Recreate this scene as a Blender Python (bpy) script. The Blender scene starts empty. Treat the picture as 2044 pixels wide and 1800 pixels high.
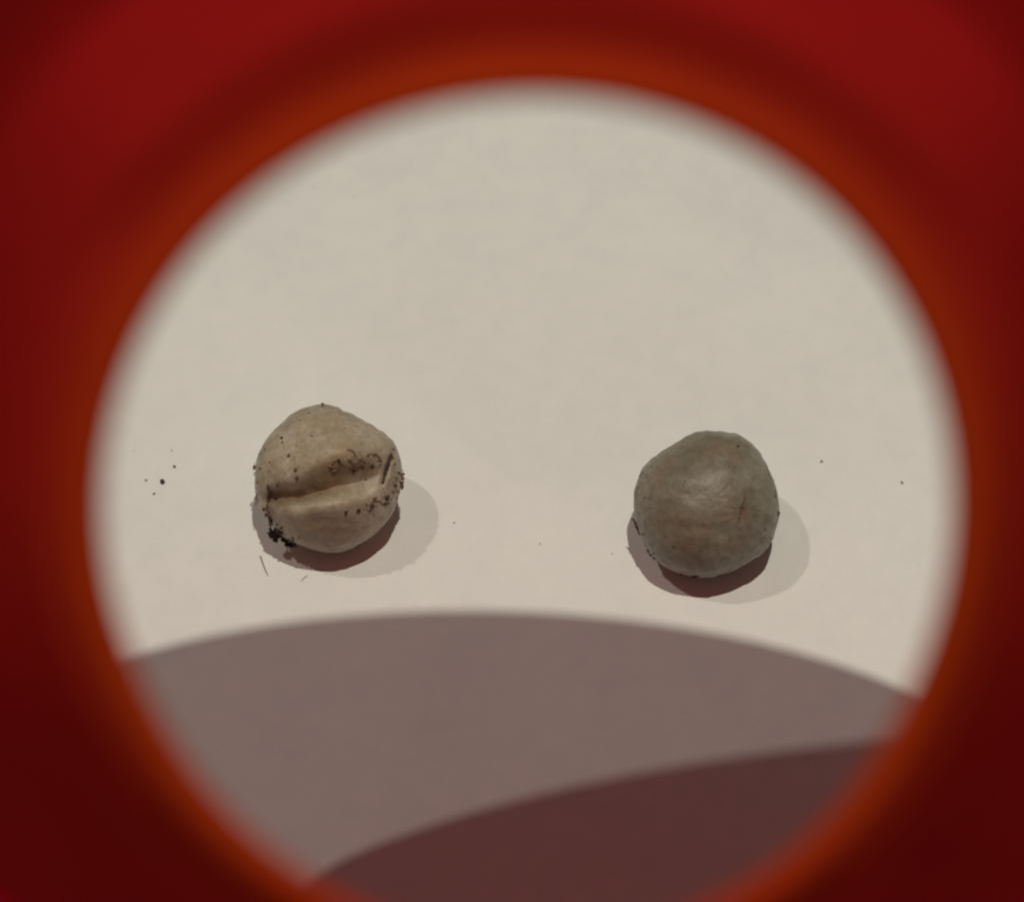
import bpy, bmesh, math, random
from mathutils import Vector, noise
from mathutils.bvhtree import BVHTree

K = 0.1                      # lengths below are in millimetres; 1 scene unit = 10 mm
sc = bpy.context.scene
sc.unit_settings.system = 'METRIC'
sc.unit_settings.scale_length = 0.01
col = sc.collection

# ------------------------------------------------------------------ camera
TH = math.radians(54.0)      # how far the camera looks down
DIST = 100.0                 # mm from the camera to the paper
FPX = 7000.0                 # focal length, in pixels of a 2044 pixel wide picture
VD = Vector((0, math.cos(TH), -math.sin(TH)))
RT = Vector((1, 0, 0))
UP = RT.cross(VD)
TARGET = Vector((0, 0, 1.5))
CAM = TARGET - VD * DIST
cam_d = bpy.data.cameras.new('camera')
cam = bpy.data.objects.new('camera', cam_d)
col.objects.link(cam)
cam.location = CAM * K
cam.rotation_euler = (math.pi / 2 - TH, 0, 0)
cam_d.sensor_width = 36
cam_d.lens = 36 * FPX / 2044
cam_d.clip_start = 0.05
cam_d.clip_end = 500
cam_d.dof.use_dof = True
cam_d.dof.focus_distance = (DIST - 1.2) * K
cam_d.dof.aperture_fstop = 0.96
sc.camera = cam

# ------------------------------------------------------------------ light
world = bpy.data.worlds.new('World')
sc.world = world
world.use_nodes = True
bgn = world.node_tree.nodes['Background']
bgn.inputs['Color'].default_value = (1.0, 0.90, 0.74, 1)
bgn.inputs['Strength'].default_value = 0.068


def lamp(name, pos, power, colour, radius):
    d = bpy.data.lights.new(name, 'POINT')
    d.energy = power
    d.color = colour
    d.shadow_soft_size = radius * K
    o = bpy.data.objects.new(name, d)
    o.location = Vector(pos) * K
    col.objects.link(o)
    return o


LM = 350.0
lamp('main_lamp', (28, -24, LM), 23900, (1.0, 0.96, 0.82), 3.0)
lamp('second_lamp', (-150, 20, LM), 8900, (1.0, 0.885, 0.79), 3.6)

sc.view_settings.view_transform = 'Standard'
sc.view_settings.look = 'None'
sc.view_settings.exposure = 0
sc.view_settings.gamma = 1

sc.render.engine = 'CYCLES'
sc.cycles.max_bounces = 10
sc.cycles.pixel_filter_type = 'BLACKMAN_HARRIS'
sc.cycles.filter_width = 2.3
sc.cycles.use_denoising = True


# ------------------------------------------------------------------ helpers
def proj_ray(px, py):
    """direction through a pixel of the 2044 x 1800 picture"""
    return (VD + RT * (px - 1022) / FPX - UP * (py - 900) / FPX)


def on_plane(px, py, z=0.0):
    d = proj_ray(px, py)
    return CAM + d * ((z - CAM.z) / d.z)


def mesh_obj(name, verts, faces, mat, parent=None, smooth=True):
    me = bpy.data.meshes.new(name)
    me.from_pydata([tuple(Vector(v) * K) for v in verts], [], faces)
    me.materials.append(mat)
    if smooth:
        me.polygons.foreach_set('use_smooth', [True] * len(me.polygons))
    me.update()
    o = bpy.data.objects.new(name, me)
    col.objects.link(o)
    if parent is not None:
        o.parent = parent
        o.matrix_parent_inverse = parent.matrix_world.inverted()
    return o


def sstep(a, b, x):
    t = min(1, max(0, (x - a) / (b - a)))
    return t * t * (3 - 2 * t)


def curve_at(pts, x):
    if x <= pts[0][0]: return pts[0][1]
    for (x0, y0), (x1, y1) in zip(pts, pts[1:]):
        if x <= x1:
            t = (x - x0) / (x1 - x0)
            return y0 + (y1 - y0) * (t * t * (3 - 2 * t) * 0.5 + t * 0.5)
    return pts[-1][1]


def empty(name, loc):
    o = bpy.data.objects.new(name, None)
    o.empty_display_size = 0.1
    o.location = Vector(loc) * K
    col.objects.link(o)
    bpy.context.view_layer.update()
    return o


def tag(o, label=None, category=None, group=None, kind=None):
    if label: o['label'] = label
    if category: o['category'] = category
    if group: o['group'] = group
    if kind: o['kind'] = kind
    return o


def smooth3(pts, n):
    out = []
    for i in range(len(pts) - 1):
        p0 = pts[max(i - 1, 0)]; p1 = pts[i]; p2 = pts[i + 1]; p3 = pts[min(i + 2, len(pts) - 1)]
        for k in range(n):
            t = k / n
            out.append(tuple(0.5 * ((2 * a1) + (-a0 + a2) * t + (2 * a0 - 5 * a1 + 4 * a2 - a3) * t * t
                                    + (-a0 + 3 * a1 - 3 * a2 + a3) * t ** 3) for a0, a1, a2, a3 in zip(p0, p1, p2, p3)))
    out.append(pts[-1])
    return out


class Nodes:
    def __init__(self, name):
        self.m = bpy.data.materials.new(name)
        self.m.use_nodes = True
        self.t = self.m.node_tree
        self.b = self.t.nodes['Principled BSDF']
        self.out = self.t.nodes['Material Output']
        self.co = self.t.nodes.new('ShaderNodeTexCoord')

    def n(self, kind, **kw):
        x = self.t.nodes.new(kind)
        for k, v in kw.items():
            setattr(x, k, v)
        return x

    def link(self, a, b):
        self.t.links.new(a, b)

    def noise(self, scale, detail=4, rough=0.55, dist=0.0, vec=None):
        x = self.n('ShaderNodeTexNoise')
        x.inputs['Scale'].default_value = scale
        x.inputs['Detail'].default_value = detail
        x.inputs['Roughness'].default_value = rough
        x.inputs['Distortion'].default_value = dist
        self.link(vec if vec else self.co.outputs['Object'], x.inputs['Vector'])
        return x.outputs['Fac']

    def ramp(self, fac, stops):
        x = self.n('ShaderNodeValToRGB')
        e = x.color_ramp.elements
        while len(e) < len(stops):
            e.new(0.5)
        for i, (p, c) in enumerate(stops):
            e[i].position = p
            e[i].color = (c[0], c[1], c[2], 1) if not isinstance(c, float) else (c, c, c, 1)
        self.link(fac, x.inputs['Fac'])
        return x.outputs['Color']

    def mix(self, fac, a, b, mode='MIX'):
        x = self.n('ShaderNodeMix', data_type='RGBA', blend_type=mode)
        for s, v in ((x.inputs['Factor'], fac), (x.inputs[6], a), (x.inputs[7], b)):
            if isinstance(v, (int, float)):
                s.default_value = v
            elif isinstance(v, tuple):
                s.default_value = (v[0], v[1], v[2], 1)
            else:
                self.link(v, s)
        return x.outputs[2]

    def bump(self, height, strength, dist, prev=None):
        x = self.n('ShaderNodeBump')
        x.inputs['Strength'].default_value = strength
        x.inputs['Distance'].default_value = dist
        self.link(height, x.inputs['Height'])
        if prev is not None:
            self.link(prev, x.inputs['Normal'])
        return x.outputs['Normal']


# ------------------------------------------------------------------ materials
def paper_mat():
    m = Nodes('paper')
    a = m.noise(1.3, 4, 0.6)
    b = m.noise(14, 3, 0.6)
    base = m.ramp(a, [(0.3, (0.775, 0.765, 0.745)), (0.7, (0.825, 0.815, 0.79))])
    fib = m.ramp(b, [(0.35, (0.965, 0.97, 0.975)), (0.65, (1.0, 1.0, 1.0))])
    c = m.mix(1.0, base, fib, 'MULTIPLY')
    tooth = m.ramp(m.noise(150, 2, 0.7), [(0.3, (0.955, 0.95, 0.945)), (0.7, (1.0, 1.0, 1.0))])
    c = m.mix(1.0, c, tooth, 'MULTIPLY')
    smudge = m.ramp(m.noise(3.4, 3, 0.6, 0.5), [(0.42, (0.98, 0.985, 0.992)), (0.6, (1.0, 1.0, 1.0))])
    c = m.mix(1.0, c, smudge, 'MULTIPLY')
    # faint scattered dust and fibre specks
    v = m.n('ShaderNodeTexVoronoi')
    v.inputs['Scale'].default_value = 7.0
    v.inputs['Randomness'].default_value = 1.0
    m.link(m.co.outputs['Object'], v.inputs['Vector'])
    sp = m.ramp(v.outputs['Distance'], [(0.035, 1.0), (0.07, 0.0)])
    sel = m.ramp(m.noise(2.2, 2, 0.5), [(0.52, 0.0), (0.6, 1.0)])
    k = m.mix(1.0, sp, sel, 'MULTIPLY')
    k2 = m.mix(1.0, k, (0.12, 0.12, 0.12), 'MULTIPLY')
    c = m.mix(k2, c, (0.30, 0.28, 0.25))
    m.link(c, m.b.inputs['Base Color'])
    m.b.inputs['Roughness'].default_value = 0.75
    m.b.inputs['Specular IOR Level'].default_value = 0.25
    nn = m.bump(m.noise(28, 5, 0.65), 0.35, 0.004)
    nn = m.bump(m.noise(5, 3, 0.5), 0.25, 0.008, nn)
    m.link(nn, m.b.inputs['Normal'])
    return m.m


def coat_mat(name, dark, mid, light, stain_shade, patch, rough, sss, speck, sheen):
    m = Nodes(name)
    big = m.noise(5.0, 3, 0.55, 0.3)
    fine = m.noise(34, 5, 0.65, 0.4)
    mic = m.noise(95, 3, 0.6)
    c = m.ramp(big, [(0.32, dark), (0.5, mid), (0.68, light)])
    f = m.ramp(fine, [(0.3, (0.74, 0.73, 0.70)), (0.5, (1.0, 1.0, 1.0)), (0.7, (1.20, 1.21, 1.23))])
    c = m.mix(1.0, c, f, 'MULTIPLY')
    f = m.ramp(mic, [(0.3, (0.86, 0.86, 0.86)), (0.7, (1.1, 1.1, 1.1))])
    c = m.mix(0.8, c, f, 'MULTIPLY')
    s = m.ramp(m.noise(9.0, 4, 0.6, 0.8), [(0.50, 0.0), (0.66, 1.0)])
    s = m.mix(1.0, s, (patch, patch, patch), 'MULTIPLY')
    c = m.mix(s, c, stain_shade)
    # brown patches, and shade painted into the groove (vertex attribute)
    at = m.n('ShaderNodeAttribute', attribute_name='stain_shade')
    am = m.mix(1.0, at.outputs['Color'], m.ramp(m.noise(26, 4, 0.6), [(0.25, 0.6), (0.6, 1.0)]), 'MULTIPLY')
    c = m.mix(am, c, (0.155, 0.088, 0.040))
    v = m.n('ShaderNodeTexVoronoi')
    v.inputs['Scale'].default_value = 21.0
    m.link(m.co.outputs['Object'], v.inputs['Vector'])
    sp = m.ramp(v.outputs['Distance'], [(0.08, 1.0), (0.16, 0.0)])
    sel = m.ramp(m.noise(8, 2, 0.5), [(0.55, 0.0), (0.62, 1.0)])
    k = m.mix(1.0, m.mix(1.0, sp, sel, 'MULTIPLY'), (speck, speck, speck), 'MULTIPLY')
    c = m.mix(k, c, (0.10, 0.06, 0.035))
    m.link(c, m.b.inputs['Base Color'])
    r = m.ramp(fine, [(0.3, rough + 0.12), (0.7, rough - 0.12)])
    m.link(r, m.b.inputs['Roughness'])
    m.b.inputs['Specular IOR Level'].default_value = sheen
    m.b.inputs['Coat Weight'].default_value = 0.3
    m.b.inputs['Coat Roughness'].default_value = 0.24
    m.b.inputs['Coat IOR'].default_value = 1.4
    m.b.inputs['Subsurface Weight'].default_value = sss
    m.b.inputs['Subsurface Radius'].default_value = (1.0, 0.62, 0.36)
    m.b.inputs['Subsurface Scale'].default_value = 0.03
    nn = m.bump(m.noise(16, 4, 0.6, 0.6), 0.35, 0.012)
    nn = m.bump(fine, 0.35, 0.005, nn)
    nn = m.bump(mic, 0.35, 0.0025, nn)
    m.link(nn, m.b.inputs['Normal'])
    m.link(m.bump(m.noise(40, 4, 0.65), 0.8, 0.010, nn), m.b.inputs['Coat Normal'])
    return m.m


def dirt_mat(name, a, b, rough=0.9):
    m = Nodes(name)
    c = m.ramp(m.noise(40, 4, 0.6), [(0.35, a), (0.65, b)])
    m.link(c, m.b.inputs['Base Color'])
    m.b.inputs['Roughness'].default_value = rough
    m.link(m.bump(m.noise(60, 3, 0.6), 0.8, 0.006), m.b.inputs['Normal'])
    return m.m


def red_mat(name, colour, through, share, rough=0.38, edge_glow=None):
    """slightly translucent moulded red plastic; a vertex attribute paints an orange glow into its colour round the hole"""
    m = Nodes(name)
    if edge_glow:
        at = m.n('ShaderNodeAttribute', attribute_name='edge_glow')
        colour = m.mix(at.outputs['Fac'], colour, edge_glow[0])
        th_col = m.mix(at.outputs['Fac'], through, edge_glow[1])
        sh = m.n('ShaderNodeMapRange')
        m.link(at.outputs['Fac'], sh.inputs['Value'])
        sh.inputs['To Min'].default_value = share
        sh.inputs['To Max'].default_value = edge_glow[2]
    wear = m.ramp(m.noise(3.0, 3, 0.5), [(0.3, (0.93, 0.93, 0.93)), (0.7, (1.05, 1.05, 1.05))])
    c = m.mix(1.0, colour, wear, 'MULTIPLY')
    m.link(c, m.b.inputs['Base Color'])
    m.b.inputs['Roughness'].default_value = rough
    m.b.inputs['Specular IOR Level'].default_value = 0.0
    tr = m.n('ShaderNodeBsdfTranslucent')
    tr.inputs['Color'].default_value = (*through, 1)
    mx = m.n('ShaderNodeMixShader')
    mx.inputs[0].default_value = share
    if edge_glow:
        m.link(th_col, tr.inputs['Color'])
        m.link(sh.outputs['Result'], mx.inputs[0])
    m.link(m.b.outputs[0], mx.inputs[1])
    m.link(tr.outputs[0], mx.inputs[2])
    m.link(mx.outputs[0], m.out.inputs['Surface'])
    m.link(m.bump(m.noise(30, 3, 0.6), 0.25, 0.004), m.b.inputs['Normal'])
    return m.m


M_PAPER = paper_mat()
M_COAT1 = coat_mat('tan_seed_coat', (0.28, 0.225, 0.15), (0.375, 0.312, 0.225), (0.47, 0.412, 0.325),
                   (0.36, 0.24, 0.13), 0.35, 0.50, 0.12, 0.25, 0.45)
M_COAT2 = coat_mat('grey_seed_coat', (0.160, 0.138, 0.092), (0.198, 0.176, 0.128), (0.262, 0.242, 0.190),
                   (0.26, 0.155, 0.08), 0.30, 0.50, 0.12, 0.35, 0.5)
M_SOIL = dirt_mat('dark_soil', (0.022, 0.015, 0.012), (0.065, 0.040, 0.028))
M_BROWN = dirt_mat('brown_soil', (0.085, 0.045, 0.028), (0.23, 0.135, 0.08))
M_THREAD = dirt_mat('brown_thread', (0.15, 0.080, 0.046), (0.27, 0.155, 0.092))
M_GREY = dirt_mat('grey_crumb', (0.13, 0.11, 0.10), (0.22, 0.19, 0.17))
M_FIBRE = dirt_mat('brown_fibre', (0.075, 0.032, 0.022), (0.16, 0.075, 0.045), 0.7)
M_PALE = dirt_mat('pale_fibre', (0.30, 0.25, 0.20), (0.42, 0.36, 0.30), 0.7)
M_RED = red_mat('red_plastic', (0.275, 0.0080, 0.0078), (0.60, 0.014, 0.008), 0.08, 0.5, ((0.42, 0.046, 0.003), (0.85, 0.18, 0.008), 0.22))
M_SKIRT = red_mat('skirt_plastic', (0.33, 0.0045, 0.0035), (0.98, 0.018, 0.30), 0.84, 0.5)  # plastic of the unseen skirt, its transmission tinted to colour the cast shadow
M_LIP = M_RED

# ------------------------------------------------------------------ paper
w, d, th = 600.0, 600.0, 0.12
nx = 2
pv = [(-w, -d, 0), (w, -d, 0), (w, d, 0), (-w, d, 0), (-w, -d, -th), (w, -d, -th), (w, d, -th), (-w, d, -th)]
pf = [(0, 1, 2, 3), (7, 6, 5, 4), (0, 4, 5, 1), (1, 5, 6, 2), (2, 6, 7, 3), (3, 7, 4, 0)]
paper = mesh_obj('paper', pv, pf, M_PAPER, smooth=False)
tag(paper, kind='structure', label='matt off-white paper the seeds lie on')

# ------------------------------------------------------------------ red ring
HC = Vector((0.2542, -31.0052, 42.3964))
HN = Vector((0.00738, -0.71769, 0.69633)).normalized()
E1 = HN.cross(UP).normalized()      # E2 below points down the picture
E2 = HN.cross(E1)
R0 = 5.95
HARM = (1.0, 0.0002, 0.0022, 0.0012, 0.0005, 0.0054, -0.0049)


def outl(t, r):
    k = math.exp(-max(0, r - R0) / 3.0)
    f = 1 + k * sum(HARM[1 + 2 * i] * math.cos((i + 1) * t) + HARM[2 + 2 * i] * math.sin((i + 1) * t) for i in range(3))
    return r * (f + k * 0.030 * sstep(0.35, 0.95, math.sin(t)))


def lathe(name, prof, mat, parent, seg=256, closed=True):
    vs, fs = [], []
    n = len(prof)
    for i in range(seg):
        t = 2 * math.pi * i / seg
        for r, s in prof:
            rr = outl(t, r)
            vs.append(HC + E1 * rr * math.cos(t) + E2 * rr * math.sin(t) - HN * s)
    for i in range(seg):
        j = (i + 1) % seg
        for a in range(n if closed else n - 1):
            b = (a + 1) % n
            fs.append((i * n + a, i * n + b, j * n + b, j * n + a))
    o = mesh_obj(name, vs, fs, mat, parent)
    bm = bmesh.new(); bm.from_mesh(o.data)
    bmesh.ops.recalc_face_normals(bm, faces=bm.faces)
    bm.to_mesh(o.data); bm.free()
    return o


def smooth_prof(pts, n=6):
    out = []
    for i in range(len(pts) - 1):
        p0 = pts[max(i - 1, 0)]; p1 = pts[i]; p2 = pts[i + 1]; p3 = pts[min(i + 2, len(pts) - 1)]
        for k in range(n):
            t = k / n
            out.append(tuple(0.5 * ((2 * p1[q]) + (-p0[q] + p2[q]) * t + (2 * p0[q] - 5 * p1[q] + 4 * p2[q] - p3[q]) * t * t
                                    + (-p0[q] + 3 * p1[q] - 3 * p2[q] + p3[q]) * t ** 3) for q in (0, 1)))
    out.append(pts[-1])
    return out


def loft(name, rings, mat, parent):
    seg = len(rings[0]); n = len(rings)
    vs = [p for r in rings for p in r]
    fs = []
    for a in range(n):
        b = (a + 1) % n
        for i in range(seg):
            j = (i + 1) % seg
            fs.append((a * seg + i, a * seg + j, b * seg + j, b * seg + i))
    o = mesh_obj(name, vs, fs, mat, parent)
    bm = bmesh.new(); bm.from_mesh(o.data)
    bmesh.ops.recalc_face_normals(bm, faces=bm.faces)
    bm.to_mesh(o.data); bm.free()
    return o


ring = empty('plastic_ring', HC)
tag(ring, 'round red plastic ring close to the camera, blurred, framing both seeds', 'ring')
front = [(6.66 + (9.1 - 6.66) * k / 30, 0) for k in range(31)]


TOP = [(5.9, 0.56), (6.45, 0.52), (6.75, 0.58), (7.0, 0.54), (7.4, 0.44), (7.65, 0.50), (7.95, 0.74), (8.4, 1.32), (8.8, 1.85), (9.15, 2.02),
       (9.8, 1.84), (10.5, 1.55), (11.3, 1.25), (12.3, 0.95)]
LOW = [(5.9, 0.30), (6.45, 0.45), (6.75, 0.80), (7.2, 1.55), (8.0, 2.95), (9.0, 4.65), (10.0, 6.3), (12.3, 10.2)]


def face_s(r, s, t):
    """axial drop of the face: crest and dished outer zone on the upper arc, a steady slope at the sides and below"""
    up = 1 - sstep(-0.75, -0.05, math.sin(t))        # 1 on the upper arc, 0 at the sides and below
    low = curve_at(LOW, r)
    top = curve_at(TOP, r)
    return low * (1 - up) + top * up


outer = [(9.1 + 3.1 * k / 14, 3.0) for k in range(1, 15)]
rings = []
rlist = front + outer
for r, sv in rlist:
    rings.append([HC + E1 * outl(t, r) * math.cos(t) + E2 * outl(t, r) * math.sin(t) - HN * face_s(r, sv, t)
                  for t in [2 * math.pi * i / 256 for i in range(256)]])
for r, sv in reversed(rlist):
    rings.append([HC + E1 * outl(t, r) * math.cos(t) + E2 * outl(t, r) * math.sin(t) - HN * (face_s(r, sv, t) + 1.1)
                  for t in [2 * math.pi * i / 256 for i in range(256)]])
face = loft('face', rings, M_RED, ring)
def ring_at(r, ds, fs_r=None):
    return [HC + E1 * outl(t, r) * math.cos(t) + E2 * outl(t, r) * math.sin(t) - HN * (face_s(fs_r or r, 0, t) + ds)
            for t in [2 * math.pi * i / 256 for i in range(256)]]


# thin rounded inner edge of the hole, thickening outward into the face
lp = [(6.85, 0.7, 6.85), (6.5, 0.7, 6.6), (6.3, 0.62, 6.45), (6.05, 0.45, 6.3), (5.95, 0.18, 6.3), (6.0, -0.08, 6.3), (6.15, -0.20, 6.3), (6.35, -0.12, 6.4), (6.52, -0.03, 6.55), (6.68, 0.02, 6.68), (6.80, 0.30, 6.80)]
lip = loft('lip', [ring_at(r, ds, fr) for r, ds, fr in smooth3(lp, 4)], M_LIP, ring)


# unseen flared skirt and rolled rim, shaped to cast the shadow arcs on the paper
for o_ in (lip, face):
    at_ = o_.data.attributes.new('edge_glow', 'FLOAT', 'POINT')  # orange glow put into the plastic's colour, fading away from the hole
    for i, v in enumerate(o_.data.vertices):
        q = v.co / K - HC
        rr_ = (q - HN * q.dot(HN)).length
        at_.data[i].value = math.exp(-(max(0, rr_ - 5.95) / 0.52) ** 1.1)
SEG = 256
RN = (HN + E2 * 0.364 - E1 * 0.003).normalized()
RC = HC - HN * 31.32 - E1 * 0.895 + E2 * 5.26
RR = 14.23
F1 = RN.cross(UP).normalized(); F2 = RN.cross(F1)


def rim_pt(t, dr=0.0, ds=0.0):
    """rim curve: a slanting circle on the far side, swept back and outward on the near side"""
    a = RC + F1 * (RR + dr) * math.cos(t) + F2 * (RR + dr) * math.sin(t) - RN * ds
    b = HC - HN * (17.0 + ds) + E1 * (21 + dr) * math.cos(t) + E2 * (21 + dr) * math.sin(t)
    return a.lerp(b, sstep(-0.25, 0.9, math.sin(t)))


def loft_ring(u, dr):
    out = []
    for i in range(SEG):
        t = 2 * math.pi * i / SEG
        a = HC - HN * (face_s(12.2, 3.0, t) + 0.02) + E1 * (12.2 + dr) * math.cos(t) + E2 * (12.2 + dr) * math.sin(t)
        out.append(a.lerp(rim_pt(t, dr - 0.35), u))
    return out


loft('shadow_skirt', [loft_ring(i / 12, 0.0) for i in range(13)] + [loft_ring(i / 12, -1.1) for i in range(12, -1, -1)], M_SKIRT, ring)
loft('shadow_rim', [[rim_pt(2 * math.pi * i / SEG, -0.7 + 0.7 * math.cos(a), 0.55 * math.sin(a)) for i in range(SEG)]
             for a in [2 * math.pi * k / 16 for k in range(16)]], M_RED, ring)


# ------------------------------------------------------------------ seeds
def crop1(x, y):   # close-up coordinates -> 2044 wide picture coordinates
    return ((470 + x / 4.391) * 0.99079, (780 + y / 4.391) * 0.99064)


def crop2(x, y):
    return ((1220 + x / 4.391) * 0.99079, (830 + y / 4.391) * 0.99064)


SIL1 = [(785, 150), (840, 158), (900, 178), (1000, 228), (1130, 290), (1250, 362), (1350, 428), (1415, 495), (1452, 570), (1480, 660),
        (1492, 760), (1478, 880), (1452, 980), (1425, 1070), (1385, 1145), (1320, 1220), (1230, 1308), (1130, 1375),
        (1020, 1430), (920, 1458), (830, 1456), (720, 1436), (620, 1405), (520, 1360), (420, 1290), (350, 1215),
        (290, 1130), (225, 1040), (203, 940), (195, 800), (205, 700), (228, 600), (272, 510), (340, 415), (440, 320),
        (530, 240), (640, 190)]
SIL2 = [(930, 175), (1050, 185), (1170, 213), (1262, 268), (1340, 348), (1400, 440), (1452, 540), (1490, 640),
        (1516, 740), (1526, 850), (1520, 950), (1492, 1040), (1468, 1120), (1440, 1172), (1378, 1244), (1280, 1312),
        (1180, 1370), (1050, 1420), (900, 1456), (800, 1452), (700, 1432), (600, 1402), (500, 1345), (420, 1275),
        (362, 1190), (325, 1100), (292, 1020), (272, 920), (262, 800), (268, 700), (296, 600), (335, 505), (400, 430),
        (480, 370), (560, 320), (650, 268), (720, 222), (815, 186)]


G1 = [(150, 1010), (330, 990), (600, 965), (800, 915), (1000, 865), (1200, 812), (1330, 765), (1450, 700)]


def relief1(x, y, f):
    """inward depth (mm, along the view) and stain at a front point of seed 1"""
    g = curve_at(G1, x) + 4 * math.sin(x / 85.0) + 1.5 * math.sin(x / 31.0 + 1)
    d = y - g
    ends = sstep(1430, 1130, x) * (0.45 + 0.55 * sstep(150, 520, x))
    if d < 0:
        wdt = 150 + 60 * sstep(350, 600, x) + 85 * sstep(600, 1000, x) - 110 * sstep(1050, 1330, x)
        q = max(0.0, 1 + d / wdt)
        p = q * q * (1.9 - 0.9 * q) if q < 1 else 1.0
        p = 0.6 * p + 0.4 * math.exp(-(d / (0.6 * wdt)) ** 2)
    else:
        p = math.exp(-(d / (52 + 62 * sstep(650, 1200, x))) ** 1.7)
    dep = 0.53 * ends * p
    # swollen lips above and below the groove
    dep -= 0.13 * math.exp(-((d - 150) / 85) ** 2) * sstep(1330, 1000, x) * sstep(250, 450, x)
    dep -= 0.07 * math.exp(-((d + 290) / 110) ** 2)
    # faint second swelling low on the seed
    dep += 0.05 * math.exp(-((y - 1185) / 45) ** 2) * math.exp(-((x - 760) / 350) ** 2)
    # slit at the right end
    sx = 1398 + (y - 590) * -0.27
    if 560 < y < 900:
        dep += 0.16 * math.exp(-((x - sx) / 17) ** 2) * sstep(560, 640, y) * sstep(900, 800, y)
        dep -= 0.08 * math.exp(-((x - sx - 55) / 30) ** 2) * sstep(560, 640, y) * sstep(900, 800, y)
    # pinched ridge running to the right shoulder
    rx = (x - 1250) * 0.55 + 440
    dep -= 0.06 * math.exp(-((y - rx) / 38) ** 2) * sstep(1150, 1300, x)
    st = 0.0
    st += 1.0 * math.exp(-((d + 22) / 62) ** 2) * (0.35 + 0.65 * sstep(1150, 800, x)) * sstep(1400, 1200, x) * sstep(250, 350, x)  # groove's brown together with its shade, painted into the coat
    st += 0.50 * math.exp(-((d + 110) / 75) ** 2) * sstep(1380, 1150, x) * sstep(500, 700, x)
    st += 0.38 * math.exp(-((x - 850) / 210) ** 2 - ((y - 1235) / 85) ** 2)
    st += 0.40 * math.exp(-((x - 1000) / 330) ** 2 - ((y - 700) / 60) ** 2)
    st += 0.25 * math.exp(-((x - 1420) / 50) ** 2)
    return dep, st


def relief2(x, y, f):
    dep = 0.0
    dx, dy = x - 1195, y - 870
    a = math.atan2(dy, dx); r = math.hypot(dx, dy)
    dep += 0.075 * math.exp(-(r / 75) ** 2)
    dep += 0.009 * math.cos(13 * a + 1.3 * math.sin(2 * a)) * math.exp(-((r - 120) / 85) ** 2)
    # soft ridge near the right shoulder and low facets
    rx = 1345 + 0.12 * (y - 430) - 0.0004 * (y - 430) ** 2
    dep -= 0.05 * math.exp(-((x - rx) / 30) ** 2) * sstep(250, 330, y) * sstep(700, 560, y)
    dep -= 0.07 * math.exp(-((x - 1010) / 90) ** 2 - ((y - 520) / 110) ** 2)
    dep += 0.05 * math.exp(-((x - 860) / 90) ** 2 - ((y - 400) / 120) ** 2)
    dep -= 0.05 * math.exp(-((x - 700) / 120) ** 2 - ((y - 600) / 110) ** 2)
    dep += 0.05 * math.exp(-((y - 1010 - 0.15 * (x - 700)) / 60) ** 2) * math.exp(-((x - 800) / 330) ** 2)
    dep += 0.06 * math.exp(-((x - 640) / 60) ** 2 - ((y - 250) / 80) ** 2)
    st = 0.36 * math.exp(-((x - 690) / 55) ** 2 - ((y - 1180) / 35) ** 2)
    st += 0.34 * math.exp(-((x - 790) / 40) ** 2 - ((y - 1235) / 40) ** 2)
    st += 0.30 * math.exp(-((x - 700) / 260) ** 2 - ((y - 1050) / 150) ** 2)
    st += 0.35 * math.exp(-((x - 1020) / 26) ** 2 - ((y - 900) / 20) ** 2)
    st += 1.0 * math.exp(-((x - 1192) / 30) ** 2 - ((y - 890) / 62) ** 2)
    st += 0.4 * math.exp(-((x - 990) / 26) ** 2 - ((y - 390) / 22) ** 2)
    return dep, st


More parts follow.
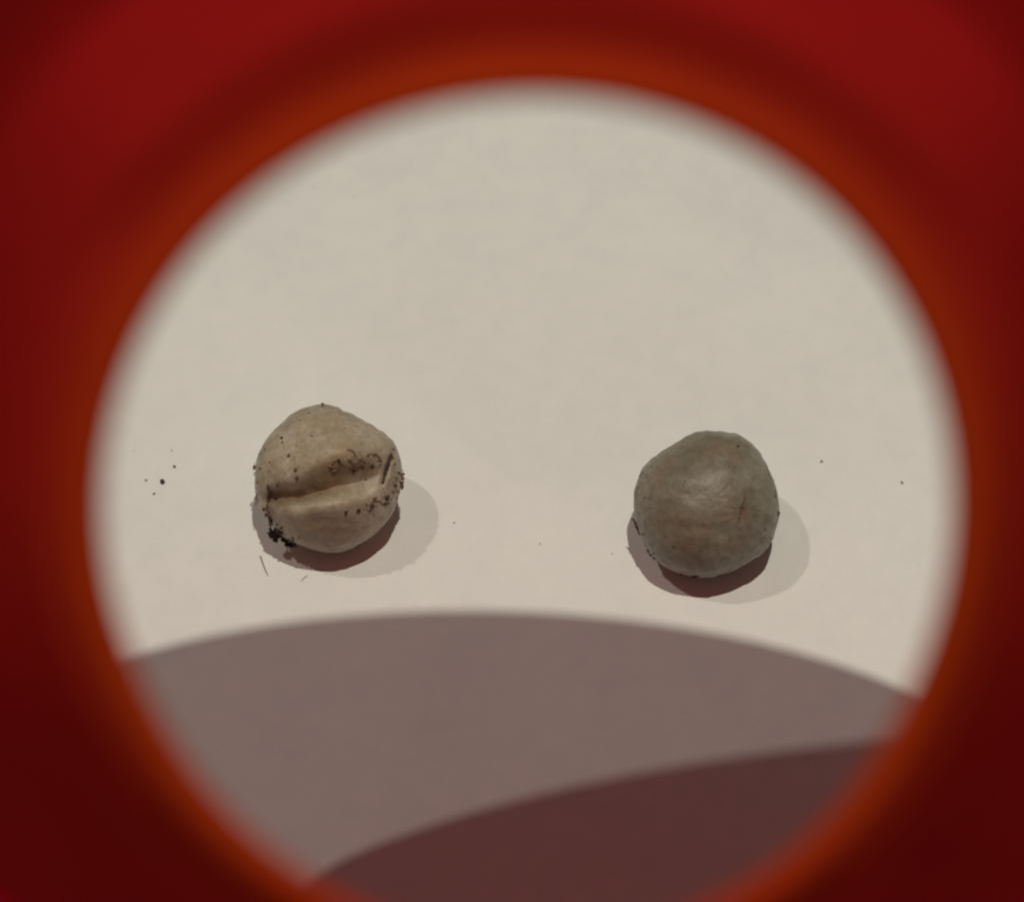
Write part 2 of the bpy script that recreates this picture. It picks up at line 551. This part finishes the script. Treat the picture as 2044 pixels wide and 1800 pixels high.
def seed_mesh(sil, crop, relief, zr_front, zr_back, seed, n=190):
    cx = sum(p[0] for p in sil) / len(sil)
    cy = sum(p[1] for p in sil) / len(sil)
    pol = sorted((math.atan2(-(y - cy), x - cx), math.hypot(x - cx, y - cy)) for x, y in sil)
    mean = sum(p[1] for p in pol) / len(pol)

    def rad(t):
        # smooth periodic interpolation with a gaussian window
        sw = sr = 0.0
        for a, r in pol:
            dd = (t - a + math.pi) % (2 * math.pi) - math.pi
            if abs(dd) < 0.45:
                w_ = math.exp(-(dd / 0.076) ** 2)
                sw += w_; sr += w_ * r
        return sr / sw
    tab = [rad(-math.pi + 2 * math.pi * i / 720) for i in range(720)]

    def radf(t):
        u = (t + math.pi) / (2 * math.pi) * 720
        i = int(u) % 720; f = u - int(u)
        return tab[i] * (1 - f) + tab[(i + 1) % 720] * f
    px0, py0 = crop(cx, cy)
    mm = 0.99079 / 4.391 * DIST / FPX          # mm per close-up pixel
    verts, stain_shades = [], []
    bm = bmesh.new()
    bmesh.ops.create_cube(bm, size=2)
    bmesh.ops.subdivide_edges(bm, edges=bm.edges, cuts=n // 2, use_grid_fill=True)
    rel = []
    for v in bm.verts:
        c = v.co
        x, y, z = c
        # even cube to sphere map
        p = Vector((x * math.sqrt(1 - y * y / 2 - z * z / 2 + y * y * z * z / 3),
                    y * math.sqrt(1 - z * z / 2 - x * x / 2 + z * z * x * x / 3),
                    z * math.sqrt(1 - x * x / 2 - y * y / 2 + x * x * y * y / 3)))
        rho = math.hypot(p.x, p.y)
        t = math.atan2(p.y, p.x)
        k = sstep(0.15, 1.0, rho)
        r = mean * (1 - k) + radf(t) * k
        X, Y = rho * r * math.cos(t), rho * r * math.sin(t)
        Z = p.z * (zr_front if p.z > 0 else zr_back)
        st = 0.0
        if p.z > 0:
            dep, st = relief(cx + X, cy - Y, p.z)
            Z -= dep * sstep(0.0, 0.30, p.z)
            kk = dep * 0.12 * (1 - sstep(0.0, 0.5, p.z))
            X -= kk / mm * math.cos(t); Y -= kk / mm * math.sin(t)
        q = Vector((X * mm, Y * mm, Z))
        nd = q.normalized()
        o_ = Vector((seed * 7.3, 2.1, seed))
        b = 0.045 * noise.noise(q * 0.9 + o_) * (1 if rho < 0.9 else 0.4) + 0.016 * noise.noise(q * 2.6 + o_) + 0.007 * noise.noise(q * 7.0 + o_)
        q += nd * b
        rel.append(q)
        stain_shades.append(st)
    wv = [RT * q.x + UP * q.y - VD * q.z for q in rel]
    zmin = min(v.z for v in wv)
    cen = on_plane(px0, py0, -zmin - 0.02)
    # squash the contact spot a little so the seed really sits
    out = []
    for v in wv:
        g = cen + v
        if g.z < 0.03: g.z = 0.004 + max(0, g.z) * 0.6
        out.append(g)
    faces = [tuple(x.index for x in f.verts) for f in bm.faces]
    bm.free()
    return out, faces, stain_shades, cen


def build_seed(name, sil, crop, relief, zf, zb, mat, sd):
    vs, fs, st, cen = seed_mesh(sil, crop, relief, zf, zb, sd)
    root = empty(name, (cen.x, cen.y, 0))
    o = mesh_obj('seed_coat', vs, fs, mat, root)
    at = o.data.attributes.new('stain_shade', 'FLOAT_COLOR', 'POINT')
    for i, s in enumerate(st):
        s = min(1, max(0, s))
        at.data[i].color = (s, s, s, 1)
    bm = bmesh.new(); bm.from_mesh(o.data)
    bmesh.ops.recalc_face_normals(bm, faces=bm.faces)
    bm.to_mesh(o.data); bm.free()
    bvh = BVHTree.FromPolygons([Vector(v) for v in vs], fs)
    return root, bvh, cen, crop


class Surf:
    def __init__(self, s):
        self.root, self.bvh, self.cen, self.crop = s
        self.reach = 12

    def at(self, x, y):
        px, py = self.crop(x, y)
        d = proj_ray(px, py).normalized()
        h = self.bvh.ray_cast(CAM, d)
        if h[0] is None:
            # just off the outline: nearest point on the coat
            depth = (self.cen - CAM).dot(VD) / d.dot(VD)
            q = CAM + d * depth
            h = self.bvh.find_nearest(q)
            nrm = (h[0] - self.cen).normalized()
            q = CAM + d * ((h[0] - CAM).dot(VD) / d.dot(VD))
            g = q - h[0]
            if g.length > self.reach * MMC: g = g.normalized() * self.reach * MMC
            return h[0] + g, nrm
        nrm = h[1]
        if nrm.dot(d) > 0: nrm = -nrm
        return h[0], nrm


MMC = 0.99079 / 4.391 * DIST / FPX


def crumb_geo(rnd, c, nrm, size, stretch=1.0, sink=0.25, sub=1):
    bm = bmesh.new()
    bmesh.ops.create_icosphere(bm, subdivisions=sub, radius=1.0)
    ax = Vector((rnd.uniform(-1, 1), rnd.uniform(-1, 1), rnd.uniform(-1, 1))).normalized()
    ax = (ax - nrm * ax.dot(nrm)).normalized()
    bx = nrm.cross(ax)
    off = Vector((rnd.random() * 50, rnd.random() * 50, 0))
    vs = []
    for v in bm.verts:
        k = 1 + 0.75 * noise.noise(v.co * 1.4 + off)
        p = v.co * k * size
        vs.append(c + ax * p.x * stretch + bx * p.y + nrm * (p.z * 0.75 + size * (0.55 - sink)))
    fs = [tuple(q.index for q in f.verts) for f in bm.faces]
    bm.free()
    return vs, fs


def join(name, geos, mat, parent, smooth=False):
    vs, fs = [], []
    for v, f in geos:
        o = len(vs)
        vs += v
        fs += [tuple(i + o for i in t) for t in f]
    return mesh_obj(name, vs, fs, mat, parent, smooth)


def tube_geo(pts, radii, seg=8, flat=1.0, nrm=None):
    """tapered tube through points; flat < 1 squashes it along nrm"""
    vs, fs = [], []
    n = len(pts)
    for i, p in enumerate(pts):
        t = (pts[min(i + 1, n - 1)] - pts[max(i - 1, 0)]).normalized()
        u = (nrm or Vector((0, 0, 1)))
        u = (u - t * u.dot(t)).normalized()
        w_ = t.cross(u)
        for k in range(seg):
            a = 2 * math.pi * k / seg
            vs.append(p + w_ * math.cos(a) * radii[i] + u * math.sin(a) * radii[i] * flat)
    for i in range(n - 1):
        for k in range(seg):
            l = (k + 1) % seg
            fs.append((i * seg + k, i * seg + l, (i + 1) * seg + l, (i + 1) * seg + k))
    fs.append(tuple(range(seg - 1, -1, -1)))
    fs.append(tuple((n - 1) * seg + k for k in range(seg)))
    return vs, fs


def strand(surf, pts, r, lift=0.0, n=5, rnd=None, wob=0.0, flat=1.0, taper=True):
    P = []
    for (x0, y0), (x1, y1) in zip(pts, pts[1:]):
        for k in range(n):
            t = k / n
            P.append((x0 + (x1 - x0) * t, y0 + (y1 - y0) * t))
    P.append(pts[-1])
    out, rad, nm = [], [], None
    for i, (x, y) in enumerate(P):
        if rnd: x += rnd.uniform(-wob, wob)
        c, nn = surf.at(x, y)
        nm = nn
        out.append(c + nn * (lift + r * 0.5))
        u = i / (len(P) - 1)
        rad.append(r * (rnd.uniform(0.55, 1.35) if rnd else 1) * (0.35 + 0.65 * math.sin(math.pi * min(1, max(0, u * 0.86 + 0.07))) if taper else 1) * (rnd.uniform(0.8, 1.2) if rnd else 1))
    return tube_geo(out, rad, flat=flat, nrm=nm)


# ---- seed 1: tan, with the deep groove
rnd = random.Random(5)
s1 = Surf(build_seed('seed', SIL1, crop1, relief1, 1.95, 1.7, M_COAT1, 1))
tag(s1.root, 'pale tan seed with a deep groove and dark soil crumbs stuck on it', 'seed', 'two seeds on the paper')

CR1 = [  # x, y, size in close-up pixels, stretch
    (430, 450, 13, 1.2), (437, 488, 12, 1), (495, 608, 15, 1.2), (325, 665, 9, 1), (240, 720, 12, 1), (553, 730, 18, 1.1),
    (565, 800, 17, 1), (390, 860, 20, 1.1), (695, 435, 9, 1), (1415, 550, 11, 1), (1175, 812, 10, 1), (670, 230, 8, 1),
    (590, 297, 8, 1), (995, 1105, 19, 1.1), (1105, 1087, 20, 1.2), (1208, 1092, 13, 1), (1225, 1045, 22, 1.1),
    (1245, 992, 17, 1.3), (1350, 975, 21, 1.2), (1412, 925, 14, 1), (1335, 1030, 13, 1.3), (1225, 695, 22, 1.1),
    (1140, 682, 20, 1.3), (1060, 728, 17, 1.2), (1042, 655, 15, 1.2), (960, 682, 12, 1.2), (860, 702, 15, 1.2),
    (885, 738, 17, 1.3), (930, 645, 13, 1.4), (1240, 600, 14, 1.2), (1292, 640, 14, 1.2), (1090, 700, 13, 1.3),
    (1425, 682, 13, 1), (1430, 870, 20, 1.3), (1442, 805, 16, 1.2), (1300, 690, 9, 1), (1190, 610, 9, 1),
    (1120, 640, 8, 1), (1180, 1040, 10, 1), (1275, 1010, 10, 1), (580, 1335, 9, 1), (430, 1240, 12, 1), (385, 1215, 13, 1),
    (275, 1080, 17, 1.2), (295, 1125, 20, 1.1), (1460, 760, 12, 1), (1395, 990, 9, 1), (905, 655, 8, 1.4)]
for x, y, s, k in CR1:
    c, nn = s1.at(x, y)
    v, f = crumb_geo(rnd, c, nn, s * MMC * 1.0, k, 0.02)
    mesh_obj('soil_crumb', v, f, M_BROWN if rnd.random() < 0.8 and s < 21 else M_SOIL, s1.root, False)
# hooked and looped threads of brown debris
for pts, r in (([(1005, 560), (1040, 556), (1068, 580), (1075, 612)], 8), ([(860, 745), (850, 710), (868, 672), (900, 655)], 7),
               ([(900, 750), (925, 735), (935, 690)], 6), ([(1020, 700), (1055, 735), (1090, 715), (1105, 690)], 8),
               ([(1180, 600), (1215, 590), (1260, 596), (1300, 622), (1305, 665)], 6), ([(1120, 640), (1150, 660), (1150, 700)], 7),
               ([(1290, 1000), (1310, 1035), (1355, 1040), (1385, 1020)], 6), ([(1230, 1000), (1215, 1030), (1240, 1060)], 8),
               ([(1010, 640), (1050, 650)], 7)):
    g = strand(s1, pts, r * 1.5 * MMC, -0.006, 6, rnd, 6)
    mesh_obj('debris_thread', g[0], g[1], M_THREAD, s1.root)
# specks too small to pick apart
geos = []
for _ in range(170):
    k = rnd.random()
    if k < 0.4:
        x, y = rnd.gauss(1120, 150), rnd.gauss(675, 38)
    elif k < 0.75:
        u = rnd.random()
        x, y = 1180 + 270 * u + rnd.gauss(0, 25), 1080 - 290 * u * u + rnd.gauss(0, 30)
    elif k < 0.9:
        x, y = rnd.uniform(230, 600), rnd.uniform(430, 900)
    else:
        x, y = rnd.uniform(400, 1300), rnd.uniform(300, 1350)
    if math.hypot(x - 845, y - 810) > 600: continue
    c, nn = s1.at(x, y)
    geos.append(crumb_geo(rnd, c, nn, rnd.uniform(2.5, 6) * MMC, rnd.uniform(1, 1.6), 0.2))
# grime along the outline
for x0, y0, n_, sp, sz in ((192, 705, 14, 14, 8), (193, 770, 5, 14, 6), (238, 575, 3, 10, 5), (200, 980, 8, 40, 6), (203, 880, 6, 30, 5),
                           (1490, 785, 16, 20, 9), (1490, 862, 24, 26, 10), (1447, 985, 5, 12, 6), (1458, 925, 4, 12, 6), (790, 157, 8, 6, 9),
                           (1470, 640, 3, 14, 5), (280, 525, 3, 12, 5), (450, 1330, 8, 40, 9), (520, 1370, 10, 30, 8)):
    for _ in range(n_):
        c, nn = s1.at(x0 + rnd.gauss(0, sp * 0.35), y0 + rnd.gauss(0, sp))
        geos.append(crumb_geo(rnd, c, nn, rnd.uniform(0.6, 1.4) * sz * MMC, rnd.uniform(1, 1.5), 0.0))
tag(join('soil_specks', geos, M_BROWN, s1.root), kind='stuff')
# dark clump of soil low on the left
s1.reach = 60
geos = []
for _ in range(130):
    u = rnd.random() ** 0.8
    if rnd.random() < 0.72:
        x, y = 380 + rnd.gauss(0, 25), 1300 + rnd.gauss(0, 28)
    else:
        x, y = 400 + 145 * u + rnd.gauss(0, 10), 1318 + 75 * u + rnd.gauss(0, 9)
    c, nn = s1.at(x, y)
    px, py = crop1(x, y)
    # sits just outside the coat, on the side facing the lens
    geos.append(crumb_geo(rnd, c + nn * rnd.uniform(0, 14) * MMC, nn, rnd.uniform(9, 20) * MMC, rnd.uniform(1, 1.5), 0.25))
for _ in range(24):
    x, y = 335 + rnd.gauss(0, 8), 1150 + rnd.uniform(0, 110)
    c, nn = s1.at(x, y)
    geos.append(crumb_geo(rnd, c, nn, rnd.uniform(6, 12) * MMC, rnd.uniform(1, 1.8), 0.1))
tag(join('soil_clump', geos, M_SOIL, s1.root), kind='stuff')
s1.reach = 12
# upright fibre at the left
g = strand(s1, [(316, 850), (325, 900), (322, 950), (322, 1010), (318, 1060), (326, 1110), (334, 1160), (345, 1220)], 15 * MMC, 0.045, 3, rnd, 2)
mesh_obj('fibre', g[0], g[1], M_FIBRE, s1.root)
# dark strip laid in the slit for its shade
g = strand(s1, [(1398, 590), (1388, 640), (1372, 700), (1352, 770), (1322, 858)], 30 * MMC, -0.035, 4, rnd, 3, 0.5)
mesh_obj('slit_shade', g[0], g[1], M_SOIL, s1.root)

# ---- seed 2: greyer, rounder
s2 = Surf(build_seed('seed', SIL2, crop2, relief2, 1.95, 1.7, M_COAT2, 2))
s2.reach = 2
tag(s2.root, 'rounder grey-brown seed without a groove, a small dark dimple on its side', 'seed', 'two seeds on the paper')
CR2 = [(885, 300, 8, 1), (980, 316, 8, 1), (1172, 304, 13, 1.2), (405, 487, 10, 1.1), (365, 580, 6, 1), (350, 760, 9, 1), (1410, 1040, 11, 1.3),
       (605, 1190, 9, 1), (700, 612, 9, 1), (1180, 942, 13, 1.1), (1195, 880, 9, 1.6), (1212, 852, 8, 1.3), (945, 980, 8, 1), (1530, 890, 17, 1.2), (1528, 912, 12, 1),
       (285, 670, 9, 1.5), (318, 545, 9, 1.4), (1410, 1110, 6, 1), (560, 1040, 5, 1), (425, 1250, 10, 1)]
for x, y, s, k in CR2:
    c, nn = s2.at(x, y)
    v, f = crumb_geo(rnd, c, nn, s * MMC * 0.8, k, 0.15)
    mesh_obj('soil_crumb', v, f, M_BROWN if s < 9 else M_SOIL, s2.root, False)
geos = []
for _ in range(70):
    x, y = rnd.uniform(330, 1470), rnd.uniform(260, 1380)
    if math.hypot(x - 895, y - 815) > 590: continue
    c, nn = s2.at(x, y)
    geos.append(crumb_geo(rnd, c, nn, rnd.uniform(2, 4.5) * MMC, rnd.uniform(1, 1.6), 0.3))
for x0, y0, n_, spx, spy, sz in ((1480, 610, 4, 6, 30, 5), (1505, 735, 5, 4, 20, 5), (300, 600, 5, 5, 30, 5), (392, 1275, 16, 5, 10, 7), (420, 1305, 14, 8, 10, 7),
                                 (750, 1452, 16, 60, 5, 7), (1455, 545, 3, 5, 12, 5), (266, 740, 3, 3, 20, 4), (370, 1240, 6, 10, 12, 7), (1470, 1150, 4, 8, 14, 6)):
    for _ in range(n_):
        c, nn = s2.at(x0 + rnd.gauss(0, spx), y0 + rnd.gauss(0, spy))
        geos.append(crumb_geo(rnd, c, nn, rnd.uniform(0.6, 1.4) * sz * MMC, rnd.uniform(1, 1.6), 0.0))
tag(join('soil_specks', geos, M_SOIL, s2.root), kind='stuff')
s2.reach = 40
for pts, r in (([(238, 935), (262, 965), (275, 1005), (292, 1040), (305, 1085)], 12), ([(300, 1078), (345, 1086)], 5),
               ([(1228, 765), (1215, 810), (1196, 860), (1182, 935)], 6), ([(1165, 838), (1200, 850), (1225, 853)], 4)):  # last two strands draw the dark creases of the dimple
    g = strand(s2, pts, r * MMC, 0.0, 5, rnd, 3)
    mesh_obj('fibre', g[0], g[1], M_FIBRE, s2.root)


# ------------------------------------------------------------------ crumbs and hairs on the paper
def loose(name, sx, sy, size_px, mat, label, cat='crumb', group=None):
    c = on_plane(sx * 0.99079, sy * 0.99064)
    v, f = crumb_geo(rnd, Vector((0, 0, 0)), Vector((0, 0, 1)), size_px * DIST / FPX * 0.45, rnd.uniform(1, 1.3), 0.0, 2)
    zm = min(p.z for p in v)
    v = [p - Vector((0, 0, zm)) for p in v]
    me_o = mesh_obj(name, v, f, mat, None, False)
    me_o.location = Vector((c.x, c.y, 0.0)) * K
    tag(me_o, label, cat, group or 'soil crumbs scattered on the paper')
    return me_o


loose('soil_crumb', 327, 972, 10, M_SOIL, 'largest and darkest soil crumb on the paper, left of the grooved seed', 'soil crumb')
loose('soil_crumb', 351.5, 941, 6, M_GREY, 'small grey crumb on the paper, upper right of the darkest crumb', 'soil crumb')
loose('soil_crumb', 294.5, 968, 5, M_PALE, 'tiny pale crumb on the paper, left of the darkest crumb', 'soil crumb')
loose('soil_crumb', 310.5, 995.5, 4.5, M_GREY, 'tiny crumb on the paper, just below the darkest crumb', 'soil crumb')
loose('soil_crumb', 346, 908, 3.5, M_PALE, 'faint pale crumb on the paper, topmost of those left of the grooved seed', 'soil crumb')
loose('soil_crumb', 1655, 930.5, 6, M_PALE, 'small grey crumb on the paper, up and right of the round seed', 'soil crumb')
loose('soil_crumb', 1817, 973, 6, M_PALE, 'small grey crumb on the paper near the right edge of the hole', 'soil crumb')
loose('soil_crumb', 915, 1053.5, 3.6, M_PALE, 'tiny grey crumb on the paper right of the grooved seed and its faint shadow', 'soil crumb')
loose('soil_crumb', 1088, 1096, 3.5, M_PALE, 'tiny pale crumb on the bare paper midway between the seeds', 'soil crumb')
loose('soil_crumb', 1233, 1116, 3.2, M_PALE, 'tiny pale crumb on the paper close left of the round seed', 'soil crumb')


def paper_strand(pts, r, mat, label, name='fine_strand'):
    P = [on_plane(*crop1(x, y)) + Vector((0, 0, r + 0.002 + 0.02 * math.sin(i))) for i, (x, y) in enumerate(pts)]
    for p in P: p.z = max(p.z, r * 0.9)
    base = P[0].copy(); base.z = 0
    g = tube_geo([p - base for p in P], [r * (1 - 0.5 * i / (len(P) - 1)) for i in range(len(P))], 6)
    o = mesh_obj(name, g[0], g[1], mat)
    o.location = base * K
    tag(o, label, 'plant hair', 'fine hairs lying on the paper')
    return o


paper_strand([(240, 1500), (255, 1545), (275, 1600), (292, 1640), (308, 1668)], 0.024, M_PALE,  # strand drawn in place of a fibre's cast shadow
           'short brown strand as a fibre shadow on the paper at the lower left of the grooved seed shadow')
paper_strand([(655, 1668), (625, 1692), (600, 1720)], 0.012, M_PALE, 'very fine pale hair on the paper below the grooved seed')
